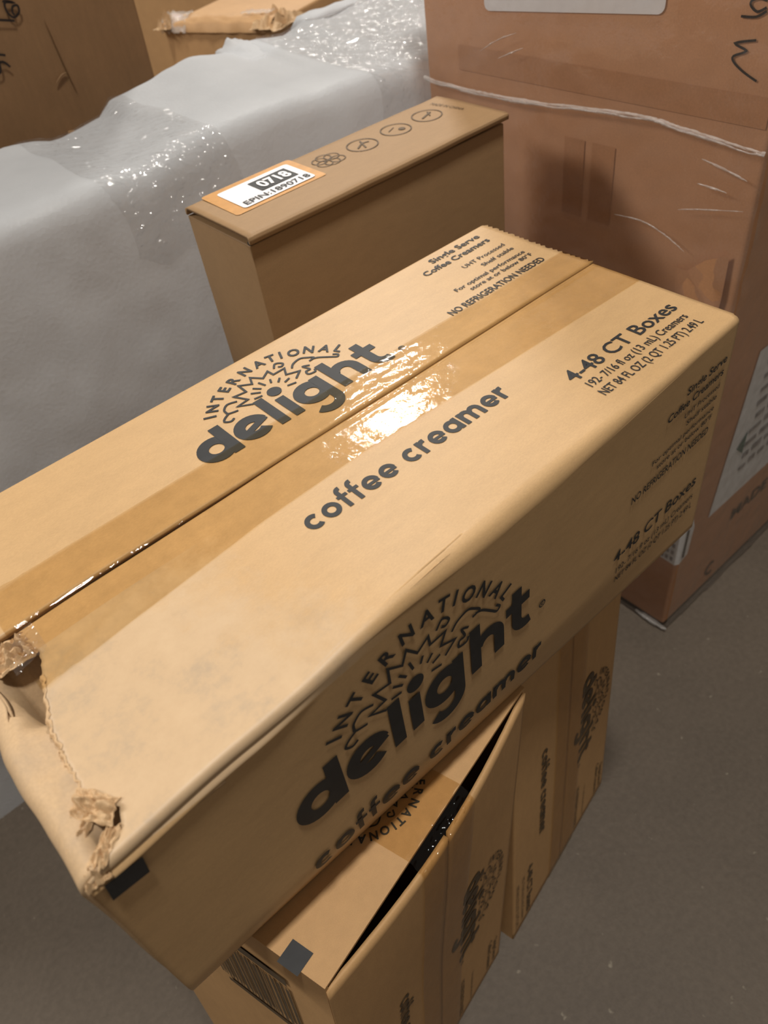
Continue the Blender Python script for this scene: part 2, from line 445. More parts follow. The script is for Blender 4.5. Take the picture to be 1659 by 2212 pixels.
# skirt of film bunched under the bottom edge
V, F = tube([(BX - 0.003, 0.310 - 0.044 * t, 0.0045 + 0.0015 * nz(t * 12, 0)) for t in [i / 30 for i in range(31)]], lambda t: 0.0038 * math.sin(PI * (0.12 + 0.76 * t)) + 0.0014 * nz(t * 14, 3), 10)
mk('film_skirt', V, F, M_rope, big, True, label='bunched clear film under the bottom edge')
def bl(y, z, h=0.0): return (BX - 0.0006 - h, y, z)       # left face map
def bf(x, z, h=0.0): return (x, BY - 0.0006 - h, z)       # front face map
# darker taped bands and patch seen through the film
def patch(nm, y0, z0, y1, z1, h=0.0002, mat=M_bigtape):
    V = [bl(y0, z0, h), bl(y1, z0, h), bl(y1, z1, h), bl(y0, z1, h)]
    return mk(nm, V, [(0, 3, 2, 1)], mat, big)
patch('brown_tape', 0.2765, 0.597, 0.585, 0.618)
patch('brown_tape', 0.434, 0.492, 0.456, 0.560)
patch('brown_tape', 0.402, 0.492, 0.426, 0.560)
# address label
V, F = grid(8, 1, lambda u, v: (0, 0, 0))
cs = []
y0, y1, z0, z1, rr = 0.3695, 0.5495, 0.6545, 0.80, 0.006
for cy, cz, a0 in ((y0 + rr, z0 + rr, 180), (y1 - rr, z0 + rr, 270), (y1 - rr, z1 - rr, 0), (y0 + rr, z1 - rr, 90)):
    cs += [bl(p[0], p[1] - 0.0 + (p[0] - 0.46) * -0.07, 0.0006) for p in arc(cy, cz, rr, a0, a0 + 90, 5)]
mk('address_label', cs, [tuple(range(len(cs) - 1, -1, -1))], M_white, big, label='white label stuck high on the carton')
# marker writing
mw = [ribbon(smooth_line([(0.296, 0.6521), (0.3109, 0.6487), (0.3017, 0.645), (0.3105, 0.6407), (0.3092, 0.6368), (0.301, 0.6318), (0.2902, 0.6273)], 4), 0.0016),
      ribbon(smooth_line([(0.3101, 0.6651), (0.2992, 0.6657), (0.2926, 0.6696)], 4), 0.0016),
      ribbon(smooth_line([(0.2935, 0.6755), (0.2992, 0.6764), (0.3042, 0.6747), (0.3043, 0.6717), (0.299, 0.6687), (0.2931, 0.6716)], 4), 0.0016)]
printed('marker_writing', big, mw, bl, M_marker, 0.0006, 'black marker writing')
# front face: shipping sheet with printing, smudged print, wrapped sticker at the corner
V = [bf(0.622, 0.160, .0006), bf(0.84, 0.160, .0006), bf(0.84, 0.372, .0006), bf(0.645, 0.372, .0006), bf(0.636, 0.29, .0006)]
sheet_o = mk('shipping_sheet', V, [(0, 1, 2, 3, 4)], M_paper, big, label='pale shipping sheet under film')
pr = []
for k in range(9):
    z = 0.345 - k * 0.018
    x = 0.668 + 0.010 * nz(k * 3.1, 2)
    for j in range(5):
        w_ = 0.012 + 0.012 * random.random()
        pr.append(rect2(x, z, x + w_, z + 0.005 + 0.004 * random.random())); x += w_ + 0.006
printed('sheet_print', sheet_o, pr, bf, M_grey, 0.0012)
printed('sheet_arrow', sheet_o, [([(0.648, 0.246), (0.664, 0.262), (0.664, 0.23)], [(0, 2, 1)])], bf, M_green, 0.0013, 'green arrow mark')
sm = [line_of_type('MADE IN', 0.684, 0.80, 0.108, 0.018, 0.02), ribbon(arc(0.664, 0.036, 0.010, 60, 300, 10), 0.004)]
for q in sm: printed('printed_mark', big, [q], bf, M_icon, 0.0006, 'smudged dark print')
st = [(0.304, 0.120), (0.300, 0.158), (0.292, 0.182), (0.2735, 0.196)]
V = [bl(0.300, 0.122, .001), bl(0.2730, 0.122, .0025), bl(0.2730, 0.192, .0025), bl(0.284, 0.196, .002), bl(0.301, 0.165, .001),
     bf(0.5725, 0.122, .002), bf(0.590, 0.126, .001), bf(0.592, 0.170, .001), bf(0.584, 0.192, .001), bf(0.5725, 0.192, .002)]
csk = mk('crinkled_sticker', V, [(0, 4, 3, 2, 1), (1, 2, 9, 5), (5, 6, 7, 8, 9)], M_paper, big, label='crinkled printed sticker folded round the corner')
pr = [rect2(0.276 + 0.006 * (k % 4) + 0.002 * nz(k, 1), 0.127 + 0.011 * (k // 4), 0.2795 + 0.006 * (k % 4), 0.133 + 0.011 * (k // 4)) for k in range(16)]
printed('sticker_print', csk, pr, bl, M_grey, 0.0030)
printed('sticker_bar', csk, [rect2(0.576, 0.130, 0.580, 0.176)], bf, M_ink, 0.0026)
# stretch film over left and front faces
def film_left(u, v):
    y = 0.268 + u * 0.364; z = 0.004 + v * 0.95
    w = abs(nz(y * 14 + z * 5, z * 26, 1)) + 0.5 * abs(nz(y * 40, z * 60 + y * 20, 2))
    return (BX - 0.0042 - 0.0026 * w, y, z)
def film_front(u, v):
    x = BX - 0.004 + u * 0.60; z = 0.004 + v * 0.95
    w = abs(nz(x * 14 + z * 5, z * 26, 7)) + 0.5 * abs(nz(x * 40, z * 60 + x * 20, 8))
    return (x, BY - 0.0050 - 0.0026 * w, z)
V, F = grid(90, 200, film_left); mk('stretch_film', V, [f[::-1] for f in F], M_wrap, big, True)
V, F = grid(110, 150, film_front); mk('stretch_film', V, F, M_wrap, big, True)
# twisted rope of film and folds
def onface(tab, n=40):
    out = []
    sl = smooth_line(tab, 8)
    return sl
rp = onface([(0.6265, 0.5868), (0.6068, 0.5848), (0.5512, 0.5833), (0.4946, 0.5846), (0.4433, 0.588), (0.3746, 0.5919), (0.3327, 0.5888), (0.2690, 0.5836)])
def film_ribbon(nm, pts, w, seed, h0=0.0078, taper=True, label=None):
    n = len(pts)
    def fn(u, v):
        k = u * (n - 1); i = min(int(k), n - 2); t = k - i
        y = pts[i][0] + (pts[i + 1][0] - pts[i][0]) * t; z = pts[i][1] + (pts[i + 1][1] - pts[i][1]) * t
        ww = w * ((math.sin(PI * (0.06 + 0.88 * u)) if taper else 1.0) * (0.75 + 0.5 * nz(u * 11, seed)))
        c = (v - 0.5) * 2
        h = h0 + ww * 0.35 * (1 - c * c) + ww * 0.30 * nz(u * n * 2.3, c * 1.7, seed)
        return bl(y, z + ww * 0.5 * c + ww * 0.12 * nz(u * n * 1.1, 4, seed), h)
    V, F = grid(max(30, n * 6), 6, fn)
    mk(nm, V, F, M_rope, big, True, label=label)
film_ribbon('film_rope', rp, 0.0045, 3.0, 0.0075, False, 'twisted rope of stretch film')
film_ribbon('film_rope', [(p[0], p[1] - 0.0012 + 0.0016 * nz(p[0] * 40, 9)) for p in rp], 0.0030, 8.0, 0.0085, False, 'twisted rope of stretch film')
def fold(tab, w, nm='film_fold'):
    film_ribbon(nm, smooth_line(tab, 5), w * 2.2, w * 9000 % 17 + tab[0][0] * 50)
fold([(0.3175, 0.571), (0.2966, 0.567), (0.2781, 0.5625)], 0.0014)
fold([(0.318, 0.552), (0.3076, 0.5515), (0.2923, 0.5505)], 0.0012)
fold([(0.3315, 0.5275), (0.3142, 0.532), (0.276, 0.540)], 0.0008)
fold([(0.3918, 0.508), (0.3632, 0.5092), (0.3394, 0.5032), (0.32, 0.4943)], 0.0010)
fold([(0.5498, 0.6183), (0.5271, 0.6299), (0.5058, 0.6373)], 0.0009)
fold([(0.5273, 0.6153), (0.4979, 0.6269)], 0.0009)
# peeled flap of kraft paper behind the film
V = [bl(*p) for p in ((0.330, 0.474, .001), (0.3168, 0.4762, .004), (0.3001, 0.492, .007), (0.2822, 0.5002, .003), (0.2813, 0.462, .004), (0.2832, 0.4403, .003), (0.3039, 0.4341, .008), (0.325, 0.440, .001))]
mk('peeled_flap', V, [(0, 7, 6, 1), (1, 6, 5, 2), (2, 5, 4, 3)], M_big, big, True, label='flap of paper peeling behind the film')

# ------------------------------------------------------------------ white foam bundle
bun = root('foam_bundle', (0.3, 0.76, 0), 'long white foam-wrapped bundle with crinkled film bands behind the flat carton', 'bundle')
BACK = [(-0.6, .595), (0.2155, .5922), (0.2427, .5872), (0.2604, .5819), (0.2757, .5814), (0.3202, .5856), (0.3358, .5967), (0.3947, .6045), (0.437, .6087), (0.4963, .603), (0.51, .6075), (0.5606, .601), (0.5888, .6053), (0.6294, .602), (0.6744, .6078), (1.2, .606)]
FRONT = [(-0.6, .60), (0.1307, .5994), (0.1888, .599), (0.264, .5958), (0.3182, .604), (0.3976, .606), (0.4771, .5999), (0.5754, .594), (1.2, .60)]
BX0, BX1 = -0.42, 0.98
def bun_pt(x, s, off=0.0, wr=0.0):
    """s: 0 bottom front -> 1 bottom back around the top"""
    zf = lerp_tab(FRONT, x); zb = lerp_tab(BACK, x)
    yf, yb = 0.650, 0.874
    rf, rb = 0.017, 0.016
    segs = [zf - rf, rf * PI / 2, (yb - rb) - (yf + rf), rb * PI / 2, zb - rb]
    T = sum(segs); d = s * T
    lump = 0.0040 * fbm(x * 11, s * 10, 3, 2) + 0.0008 * nz(x * 50, s * 50, 5)
    if d < segs[0]:
        p = Vector((x, yf, d)); n = Vector((0, -1, 0)); lump *= 1.3 * min(1, d / 0.1)
    elif d < sum(segs[:2]):
        a = (d - segs[0]) / rf; p = Vector((x, yf + rf - rf * math.cos(a), zf - rf + rf * math.sin(a))); n = Vector((0, -math.cos(a), math.sin(a)))
    elif d < sum(segs[:3]):
        t = (d - sum(segs[:2])) / segs[2]
        p = Vector((x, yf + rf + t * segs[2], zf + (zb - zf) * t)); n = Vector((0, 0, 1))
    elif d < sum(segs[:4]):
        a = (d - sum(segs[:3])) / rb; p = Vector((x, yb - rb + rb * math.sin(a), zb - rb + rb * math.cos(a))); n = Vector((0, math.sin(a), math.cos(a)))
    else:
        t = (d - sum(segs[:4])) / segs[4]; p = Vector((x, yb, (zb - rb) * (1 - t))); n = Vector((0, 1, 0))
    q = p + n * (lump + off + wr)
    q.z = max(q.z, 0.0)
    return tuple(q)
NX, NS = 280, 150
V, F = grid(NX, NS, lambda u, v: bun_pt(BX0 + (BX1 - BX0) * u, v))
for xe, fl_ in ((0, True), (NX, False)):
    ring = [j * (NX + 1) + xe for j in range(NS + 1)]
    F.append(tuple(ring if fl_ else ring[::-1]))
mk('foam_sheet', V, F, M_foam, bun, True)
# crumpled fold on the top (small crest at the back) and loose sheet edge
def crest(u, v):
    x = 0.475 + 0.05 * u; y = 0.80 + 0.075 * v
    h = math.sin(PI * u) ** 2 * sstep(0.0, 1.0, v)
    z = 0.602 + 0.001 + 0.007 * h + 0.004 * nz(u * 6, v * 6, 2) * (0.2 + h)
    if u in (0, 1) or v == 0: z -= 0.006
    return (x, y, z)
V, F = grid(16, 10, crest); mk('foam_fold', V, F, M_foam, bun, True)
def loose(u, v):
    x = 0.585 + 0.12 * u; y = 0.868 + 0.045 * v
    return (x + 0.01 * v, y, 0.596 + 0.020 * math.sin(PI * min(1, v * .7 + .1)) + 0.003 * nz(u * 5, v * 4) - 0.02 * v - 0.02 * sstep(0.12, 0.0, u))
V, F = grid(14, 8, loose); mk('foam_fold', V, F, M_foam, bun, True, thick=0.002)
# crinkled film bands
def band(x0, x1, s0, s1, seed, amp):
    def fn(u, v):
        x = x0 + (x1 - x0) * u + 0.012 * nz(v * 5, seed) ; s = s0 + (s1 - s0) * v + 0.012 * nz(u * 4, seed, 2) * (1 - v)
        e = min(1, u / .08, (1 - u) / .08, v / .05, (1 - v) / .05)
        w = amp * (1 - abs(nz(x * 55 + s * 30, s * 160, seed))) ** 2 + amp * 0.6 * (1 - abs(nz(x * 150, s * 260 + x * 40, seed + 4))) ** 3
        return bun_pt(x, s, 0.0012, w * max(0, e))
    V, F = grid(120, 150, fn)
    mk('film_band', V, F, M_bundlefilm, bun, True, label='band of crinkled clear film')
band(0.225, 0.345, 0.375, 0.62, 1.3, 0.0010)
band(0.520, 0.76, 0.375, 0.62, 4.7, 0.0012)
band(-0.30, -0.12, 0.375, 0.62, 8.1, 0.0012)

# ------------------------------------------------------------------ flat standing box with sticker
SX0, SX1, SY0, SY1, SZ = 0.242, 0.4985, 0.462, 0.5475, 0.600
sb = root('flat_standing_carton', ((SX0 + SX1) / 2, (SY0 + SY1) / 2, 0), 'flat smooth brown carton standing on edge with round icons and a white sticker on top', 'carton')
V, F = hexa(boxc(SX0, SX1, SY0, SY1, 0.0, SZ - 0.0075), 0.0012, 2)
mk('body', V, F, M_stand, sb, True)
def lid(u, v):
    x = SX0 - 0.0005 + (SX1 - SX0 + 0.004) * u
    prof = [(SY0 - 0.0022, SZ - 0.0062), (SY0 - 0.0026, SZ - 0.0030), (SY0 - 0.0018, SZ - 0.0010), (SY0 + 0.0010, SZ), (SY0 + 0.02, SZ + 0.0004), (SY0 + 0.06, SZ + 0.0004), (SY1 - 0.004, SZ), (SY1, SZ - 0.002), (SY1 + 0.0008, SZ - 0.0062)]
    k = v * (len(prof) - 1); i = min(int(k), len(prof) - 2); t = k - i
    y = prof[i][0] + (prof[i + 1][0] - prof[i][0]) * t; z = prof[i][1] + (prof[i + 1][1] - prof[i][1]) * t
    z += 0.0012 * sstep(0.55, 1.0, u) * sstep(0.5, 1, 1 - v) + 0.0004 * nz(x * 30, y * 30)
    if v > 0.7: x -= 0.010 * sstep(0.9, 1.0, u) * sstep(0.7, 1.0, v)
    return (x, y, z)
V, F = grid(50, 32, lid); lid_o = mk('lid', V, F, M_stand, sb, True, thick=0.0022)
V, F = hexa(boxc(SX0 + 0.0006, SX0 + 0.006, SY0 + 0.0005, SY0 + 0.004, SZ - 0.016, SZ - 0.0055), 0.0004, 1)
mk('notch_shade', V, F, M_ink, sb)  # solid black block painting in the shade inside the lid-corner slot
def sm_(x, y, h=0.0): return (x, y, SZ + 0.0006 + h + 0.0004 * nz(x * 30, y * 30))
def roundrect(x0, y0, x1, y1, r, n=5):
    P = []
    for cx, cy, a in ((x1 - r, y1 - r, 0), (x0 + r, y1 - r, 90), (x0 + r, y0 + r, 180), (x1 - r, y0 + r, 270)):
        P += arc(cx, cy, r, a, a + 90, n)
    return P, [tuple(range(len(P)))]
printed('orange_tape', sb, [roundrect(0.2555, 0.4945, 0.3385, 0.5462, 0.003)], sm_, M_orange, 0.0002, 'orange tape under the sticker')
stk = printed('sticker', sb, [roundrect(0.2655, 0.4990, 0.3315, 0.5395, 0.003)], sm_, M_white, 0.0006, 'white printed sticker')
printed('sticker_print', stk, [rect2(0.2905, 0.5130, 0.3250, 0.5335), line_of_type('EPIN:1890718', 0.2695, 0.3290, 0.5020, 0.0072, 0.01)], sm_, M_ink, 0.0010)
printed('sticker_number', stk, [line_of_type('0718', 0.2940, 0.3220, 0.5165, 0.0130, 0.035)], sm_, M_white, 0.0014)
ic = []
for cx, k in ((0.3911, 0), (0.4274, 1), (0.4625, 2)):
    cy = 0.5155
    ic.append(ribbon(arc(cx, cy, 0.0128, 0, 360, 28)[:-1], 0.0011, True))
    if k == 0:
        ic += [ribbon([(cx - .007, cy - .003), (cx + .002, cy + .003), (cx + .004, cy + .008)], .0016), ribbon([(cx - .002, cy - .007), (cx + .002, cy + .003), (cx + .008, cy + .001)], .0014)]
    elif k == 1:
        ic += [disc((cx + .004, cy - .003), .0030, 12), ribbon([(cx - .007, cy + .001), (cx + .002, cy + .005)], .0009)]
    else:
        ic += [ribbon([(cx - .007, cy - .002), (cx + .007, cy + .003)], .0018), ribbon([(cx + .001, cy - .003), (cx + .006, cy + .006)], .0012)]
for dx, dy in ((-.006, .003), (.006, .003), (0, -.006), (-.006, -.004), (.006, -.005), (0, .006)):
    ic.append(ribbon(arc(0.3566 + dx, 0.517 + dy, 0.0062, 0, 360, 18)[:-1], 0.0009, True))
printed('round_icons', lid_o, ic, sm_, M_icon, 0.0003)
tl = [xf(line_of_type('MADE IN CHINA', 0, 0.036, 0, 0.0045), 1, 1, 0.4825, 0.5330, -PI / 2 + 0.1)]
printed('printed_lettering', lid_o, tl, sm_, M_icon, 0.0003)

# ------------------------------------------------------------------ things behind the bundle
sh = root('handwritten_carton', (0.0, 0.99, 0), 'creased brown carton with black handwriting behind the white bundle', 'carton')
c = boxc(-0.45, 0.432, 0.95, 1.02, 0.0, 0.95)
c[5] = (0.452, 0.957, 0.95); c[1] = (0.408, 0.95, 0); c[6] = (0.452, 1.03, 0.95); c[2] = (0.408, 1.02, 0)
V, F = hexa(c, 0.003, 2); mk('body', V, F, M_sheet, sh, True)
def shm(x, z, h=0.0): return (x, 0.9492 + 0.007 * z / .95 * max(0, (x + .45) / .9) - h, z)
hw = [ribbon(smooth_line(p, 4), 0.0022) for p in (
    [(0.2976, 0.6863), (0.3002, 0.6873), (0.308, 0.6839), (0.2995, 0.6858), (0.298, 0.6785), (0.3023, 0.6723), (0.3094, 0.6749), (0.3106, 0.6807), (0.3055, 0.681), (0.3032, 0.6764), (0.3042, 0.674)],
    [(0.270, 0.6785), (0.3019, 0.6694)], [(0.255, 0.653), (0.2791, 0.6437)], [(0.262, 0.642), (0.2701, 0.6397), (0.2748, 0.6384), (0.279, 0.6327)], [(0.2701, 0.6397), (0.2683, 0.6329), (0.2655, 0.6304), (0.258, 0.631)])]
printed('marker_writing', sh, hw, shm, M_marker, 0.0006)
# creases in the board: thin raised ridges
for tab in ([(0.332, 0.665), (0.334, 0.640), (0.336, 0.612), (0.338, 0.590)], [(0.318, 0.6050), (0.328, 0.611), (0.335, 0.612)]):
    V, F = tube([shm(p[0], p[1], 0.0002) for p in smooth_line(tab, 6)], lambda t: 0.0009 * math.sin(PI * (0.05 + 0.9 * t)), 6)
    mk('crease', V, F, M_sheet, sh, True)
V, F = hexa([shm(0.300, .520, .004), shm(0.306, .520, .004), shm(0.307, .520, .0), shm(0.299, .520, .0), shm(0.313, .558, .003), shm(0.318, .557, .003), shm(0.318, .557, .0), shm(0.312, .558, .0)])
mk('peeled_strip', V, F, M_back, sh)
bd = root('cardboard_sheet', (0.0, 1.05, 0), 'narrow pale edge of a cardboard sheet behind the handwritten carton', 'cardboard sheet')
c = boxc(-0.30, 0.458, 1.035, 1.046, 0.0, 0.90)
c[5] = (0.462, 1.035, 0.90); c[6] = (0.462, 1.046, 0.90); c[1] = (0.480, 1.035, 0); c[2] = (0.480, 1.046, 0)
V, F = hexa(c, 0.001, 1); mk('board', V, F, M_back, bd)

def turned_box(nm, corner, ang, wl, wf, h, mat, label, crush=0.0, bev=0.004):
    """corner: nearest corner (left face meets front face); ang: rotation; wl: left face length; wf: front face length"""
    a = math.radians(ang)
    f = Vector((math.cos(a), math.sin(a), 0)); l = Vector((-math.sin(a), math.cos(a), 0))
    p = Vector((*corner, 0))
    r = root(nm, tuple(p + f * wf / 2 + l * wl / 2), label, 'carton')
    ring = [p, p + f * wf, p + f * wf + l * wl, p + l * wl]
    c = [tuple(q) for q in ring] + [tuple(q + Vector((0, 0, h))) for q in ring]
    V, F = hexa(c, bev, 3); mk('body', V, F, mat, r, True)
    return r, p, f, l
cb, p, f, l = turned_box('crushed_carton', (0.676, 1.068), 21, 0.196, 0.26, 0.561, M_back, 'brown carton with crushed taped edges standing behind the white bundle')
# rolled upper edge of the left face, torn at the near corner
def roll(u, v):
    q = p + l * (0.198 * u - 0.004) + f * (-0.0025 + 0.040 * v)
    z = 0.559 + 0.012 * math.sin(PI * v) ** 0.7 + 0.0025 * nz(u * 9, v * 7, 3)
    q = q + f * (0.003 * nz(u * 12, v * 3))
    if v == 0: z = 0.553
    return (q.x, q.y, z)
V, F = grid(40, 14, roll); mk('rolled_edge', V, F, M_back, cb, True)
def crumple(nm, parent, c, sx, sy, sz, seed, mat, n=14, fdir=Vector((1, 0, 0)), ldir=Vector((0, 1, 0)), freq=3.2):
    """crumpled scrap of torn board around c"""
    def fn(u, v):
        a = (u - .5) * 2; b_ = (v - .5) * 2
        rr_ = 1 + 0.35 * nz(a * 2.3, b_ * 2.3, seed)
        w = abs(nz(a * freq, b_ * freq, seed + 5)) * 2.2 - 0.5 + 0.8 * nz(a * freq * 2.1, b_ * freq * 2.1, seed + 9)
        e = max(abs(a), abs(b_))
        q = Vector(c) + fdir * (a * sx * rr_) + ldir * (b_ * sy * rr_) + Vector((0, 0, sz * (w * (1 - e ** 4) - 0.5 * e ** 3)))
        return tuple(q)
    V, F = grid(n, n, fn)
    return mk(nm, V, F, mat, parent, False, thick=0.0006)
crumple('torn_corner', cb, tuple(p + f * 0.03 + Vector((0, 0, 0.566))), 0.040, 0.026, 0.014, 2.0, M_edge, 16, f, l, freq=2.0)
crumple('torn_corner', cb, tuple(p + f * 0.01 + l * 0.190 + Vector((0, 0, 0.566))), 0.020, 0.014, 0.014, 6.0, M_edge, 12, f, l)
V, F = grid(20, 8, lambda u, v: tuple(p + l * (0.150 + 0.048 * u) + f * (-0.005 + 0.03 * v) + Vector((0, 0, 0.5735 + 0.004 * nz(u * 8, v * 5, 4) - 0.02 * (1 - v) ** 3))))
mk('packing_tape', V, F, M_rope, cb, True, label='crinkled clear tape')
V, F = grid(20, 4, lambda u, v: tuple(p + l * (0.005 + 0.05 * u) + f * (0.012 + 0.018 * v) + Vector((0, 0, 0.5740 + 0.002 * nz(u * 8, v * 5, 4)))))
mk('packing_tape', V, F, M_rope, cb, True, label='crinkled clear tape')
fa, p2, f2, l2 = turned_box('far_carton', (1.02, 1.60), 20, 0.62, 0.40, 0.80, M_back, 'farthest plain brown carton with a red strip at its corner')
V, F = hexa([tuple(p2 + l2 * a_ + f2 * b_ + Vector((0, 0, z))) for z in (0.0, 0.78) for a_, b_ in ((0.012, -0.003), (0.012, 0.001), (0.052, 0.001), (0.052, -0.003))], 0.0006, 1)
mk('red_strip', V, F, M_red, fa, label='red strip down the side')
turned_box('far_carton', (1.085, 1.22), 16, 0.34, 0.40, 0.74, M_back, 'plain brown carton partly seen above the right end of the white bundle')

# ------------------------------------------------------------------ cartons of the creamer stack
L_, W_, H_ = 0.41, 0.197, 0.17
def quad_map(o, u, v, nrm):
    o, u, v, nrm = map(Vector, (o, u, v, nrm))
    u = u.normalized(); v = v.normalized(); nrm = nrm.normalized()
    return lambda a, b, h=0.0: tuple(o + u * a + v * b + nrm * h)
def lower_carton(label, b4, t4, bulge, seed, top_print=True):
    """carton standing on its end: b4/t4 bottom and top corner rings (front-left, front-right, back-right, back-left); the taped seam face looks forward"""
    b4 = [Vector(q) for q in b4]; t4 = [Vector(q) for q in t4]
    cen = sum(b4, Vector()) / 4
    r = root('creamer_carton', (cen.x, cen.y, 0), label, 'carton', 'coffee creamer cartons in the stack')
    V, F = hexa([tuple(q) for q in b4 + t4], 0, skip=('s0',))
    mk('body', V, F, M_low, r, thick=0.003)
    nrm = (b4[1] - b4[0]).cross(t4[0] - b4[0]).normalized()
    if nrm.y > 0: nrm = -nrm
    def fm(a, v, h=0.0):          # a 0..1 across, v 0..1 up the front
        q = (b4[0] * (1 - a) + b4[1] * a) * (1 - v) + (t4[0] * (1 - a) + t4[1] * a) * v
        bl_ = bulge * math.sin(PI * min(1, max(0, a))) ** 1.0 * sstep(0.45, 1.0, v) + 0.0012 * math.sin(PI * v) * math.sin(PI * a)
        return tuple(q + nrm * (0.0012 + bl_ + h))
    for a0, a1 in ((0.001, 0.494), (0.506, 0.999)):
        def flap(u, v):
            a = a0 + (a1 - a0) * u
            top = 0.988 - 0.008 * math.sin(PI * a) + 0.0015 * nz(a * 40, seed)
            return fm(a, 0.004 + (top - 0.004) * v)
        V, F = grid(24, 40, flap)
        mk('seam_flap', V, F, M_low, r, True, thick=0.0028)
    Wd = (b4[1] - b4[0]).length; Hd = (t4[0] - b4[0]).length
    fmm = lambda x, z, h=0.0: fm(x / Wd, z / Hd, h)
    # print on the seam face, turned so that it reads downwards: layout (X along the carton's length, Y across)
    def turned(L): return [([(v[1] + 0.0, Hd - v[0]) for v in m[0]], [tuple(reversed(q)) for q in m[1]]) for m in L]
    seam = Wd / 2
    printed('printed_logo', r, turned(place(LOGO, 0.1296, 0.135, seam + 0.0245)), fmm, M_inkfaint, 0.0006)
    printed('printed_arch', r, turned(place(ARCH, 0.1296, 0.135, seam + 0.0245)), fmm, M_inkfaint, 0.0006)
    printed('printed_line', r, turned(place(CREAM, 0.132 / CREAM_W, 0.147, seam - 0.050)), fmm, M_inkfaint, 0.0006)
    for a in (('Single Serve', 0.352, 0.397, seam + 0.083, .006, .015), ('Coffee Creamers', 0.338, 0.397, seam + 0.073, .006, .015),
              ('For optimal performance', 0.335, 0.397, seam + 0.045, .0035), ('NO REFRIGERATION NEEDED', 0.314, 0.397, seam + 0.027, .006, .01),
              ('4-48 CT Boxes', 0.307, 0.397, seam - 0.070, .010, .02), ('192- 7/16 fl oz (13 mL) Creamers', 0.31, 0.395, seam - 0.080, .005), ('NET 84 FL OZ (2 QT 1.25 PT) 2.49 L', 0.31, 0.396, seam - 0.090, .005)):
        printed('printed_line', r, turned([line_of_type(*a)]), fmm, M_inkfaint, 0.0006)
    # top panel
    ux = t4[1] - t4[0]; uy = t4[3] - t4[0]
    tn = ux.cross(uy).normalized()
    tm = quad_map(t4[0], ux, uy, tn)
    # tape over the seam: lies on the top panel, bridges the gap and runs down the front
    def tape(u, v):
        x = seam + (u - 0.5) * 0.051
        cr = 0.0006 * nz(u * 7, v * 60, seed)
        if v < 0.12: return tm(x, 0.030 * (1 - v / 0.12) + 0.0008, 0.0006 + cr * .2)
        if v < 0.2:
            t = (v - 0.12) / 0.08
            A = Vector(tm(x, 0.0008, 0.0006)); B = Vector(fm(x / Wd, 0.976, 0.0014))
            ck = 0.0022 * nz(x * 260, t * 5, seed) * math.sin(PI * t)
            return tuple(A.lerp(B, t) + nrm * (0.002 * math.sin(PI * t) + ck) + Vector((0, 0, 1)) * (ck + 2.2 * cr))
        t = (v - 0.2) / 0.8
        return fm(x / Wd, 0.976 * (1 - t) + 0.02 * t, 0.0014 + cr * 0.2)
    V, F = grid(40, 160, tape)
    mk('packing_tape', V, [q[::-1] for q in F], M_tape, r, True, label='amber packing tape over the seam')
    if top_print:
        # arched lettering at the middle of the top panel, reading towards the back
        def flip(L, k, cx, cy): return [([(cx - (v[0] - 0.512) * k, cy - (v[1] - 0.30) * k) for v in m[0]], m[1]) for m in L]
        printed('printed_lettering', r, flip(LOGO + ARCH, 0.090, 0.0957, 0.0289), tm, M_ink, 0.0004)
        printed('black_square', r, [rect2(-0.0026, 0.0145, 0.0098, 0.0275)], tm, M_ink, 0.0004, 'black square print mark')
    # narrow side printed with a barcode block
    sx_ = b4[3] - b4[0]
    sn = sx_.cross(t4[0] - b4[0]).normalized()
    if sn.x > 0: sn = -sn
    Sd = sx_.length
    def smp(a, v, h=0.0):
        a /= Sd; v /= Hd
        return tuple((b4[0] * (1 - a) + b4[3] * a) * (1 - v) + (t4[0] * (1 - a) + t4[3] * a) * v + sn * (h + 0.0004))
    bars = []
    x = 0.030
    while x < 0.095:
        w_ = random.choice((0.0010, 0.0016, 0.0026)); bars.append(rect2(x, Hd - 0.120, x + w_, Hd - 0.050)); x += w_ + random.choice((0.0009, 0.0016))
    bars += [rect2(0.030, Hd - 0.044, 0.085, Hd - 0.034), rect2(0.032, Hd - 0.132, 0.092, Hd - 0.126)]
    printed('printed_barcode', r, bars, smp, M_inkfaint, 0.0006)
    return r
lower_carton('coffee creamer carton standing on end, black square on its top, at the stack front',
             [(-0.038, 0.122, 0.0), (0.1515, 0.1620, 0.0), (0.1135, 0.328, 0.0), (-0.0865, 0.287, 0.0)],
             [(0.0045, 0.1275, 0.41), (0.1960, 0.1705, 0.41), (0.1580, 0.3365, 0.41), (-0.0440, 0.2925, 0.41)], 0.007, 1.0)
lower_carton('coffee creamer carton standing on end under the right half of the top carton',
             [(0.1700, 0.1600, 0.0), (0.3545, 0.1995, 0.0), (0.3165, 0.367, 0.0), (0.1320, 0.331, 0.0)],
             [(0.2020, 0.1850, 0.409), (0.3545, 0.2120, 0.409), (0.3205, 0.3665, 0.409), (0.1650, 0.346, 0.409)], 0.0, 5.0, False)

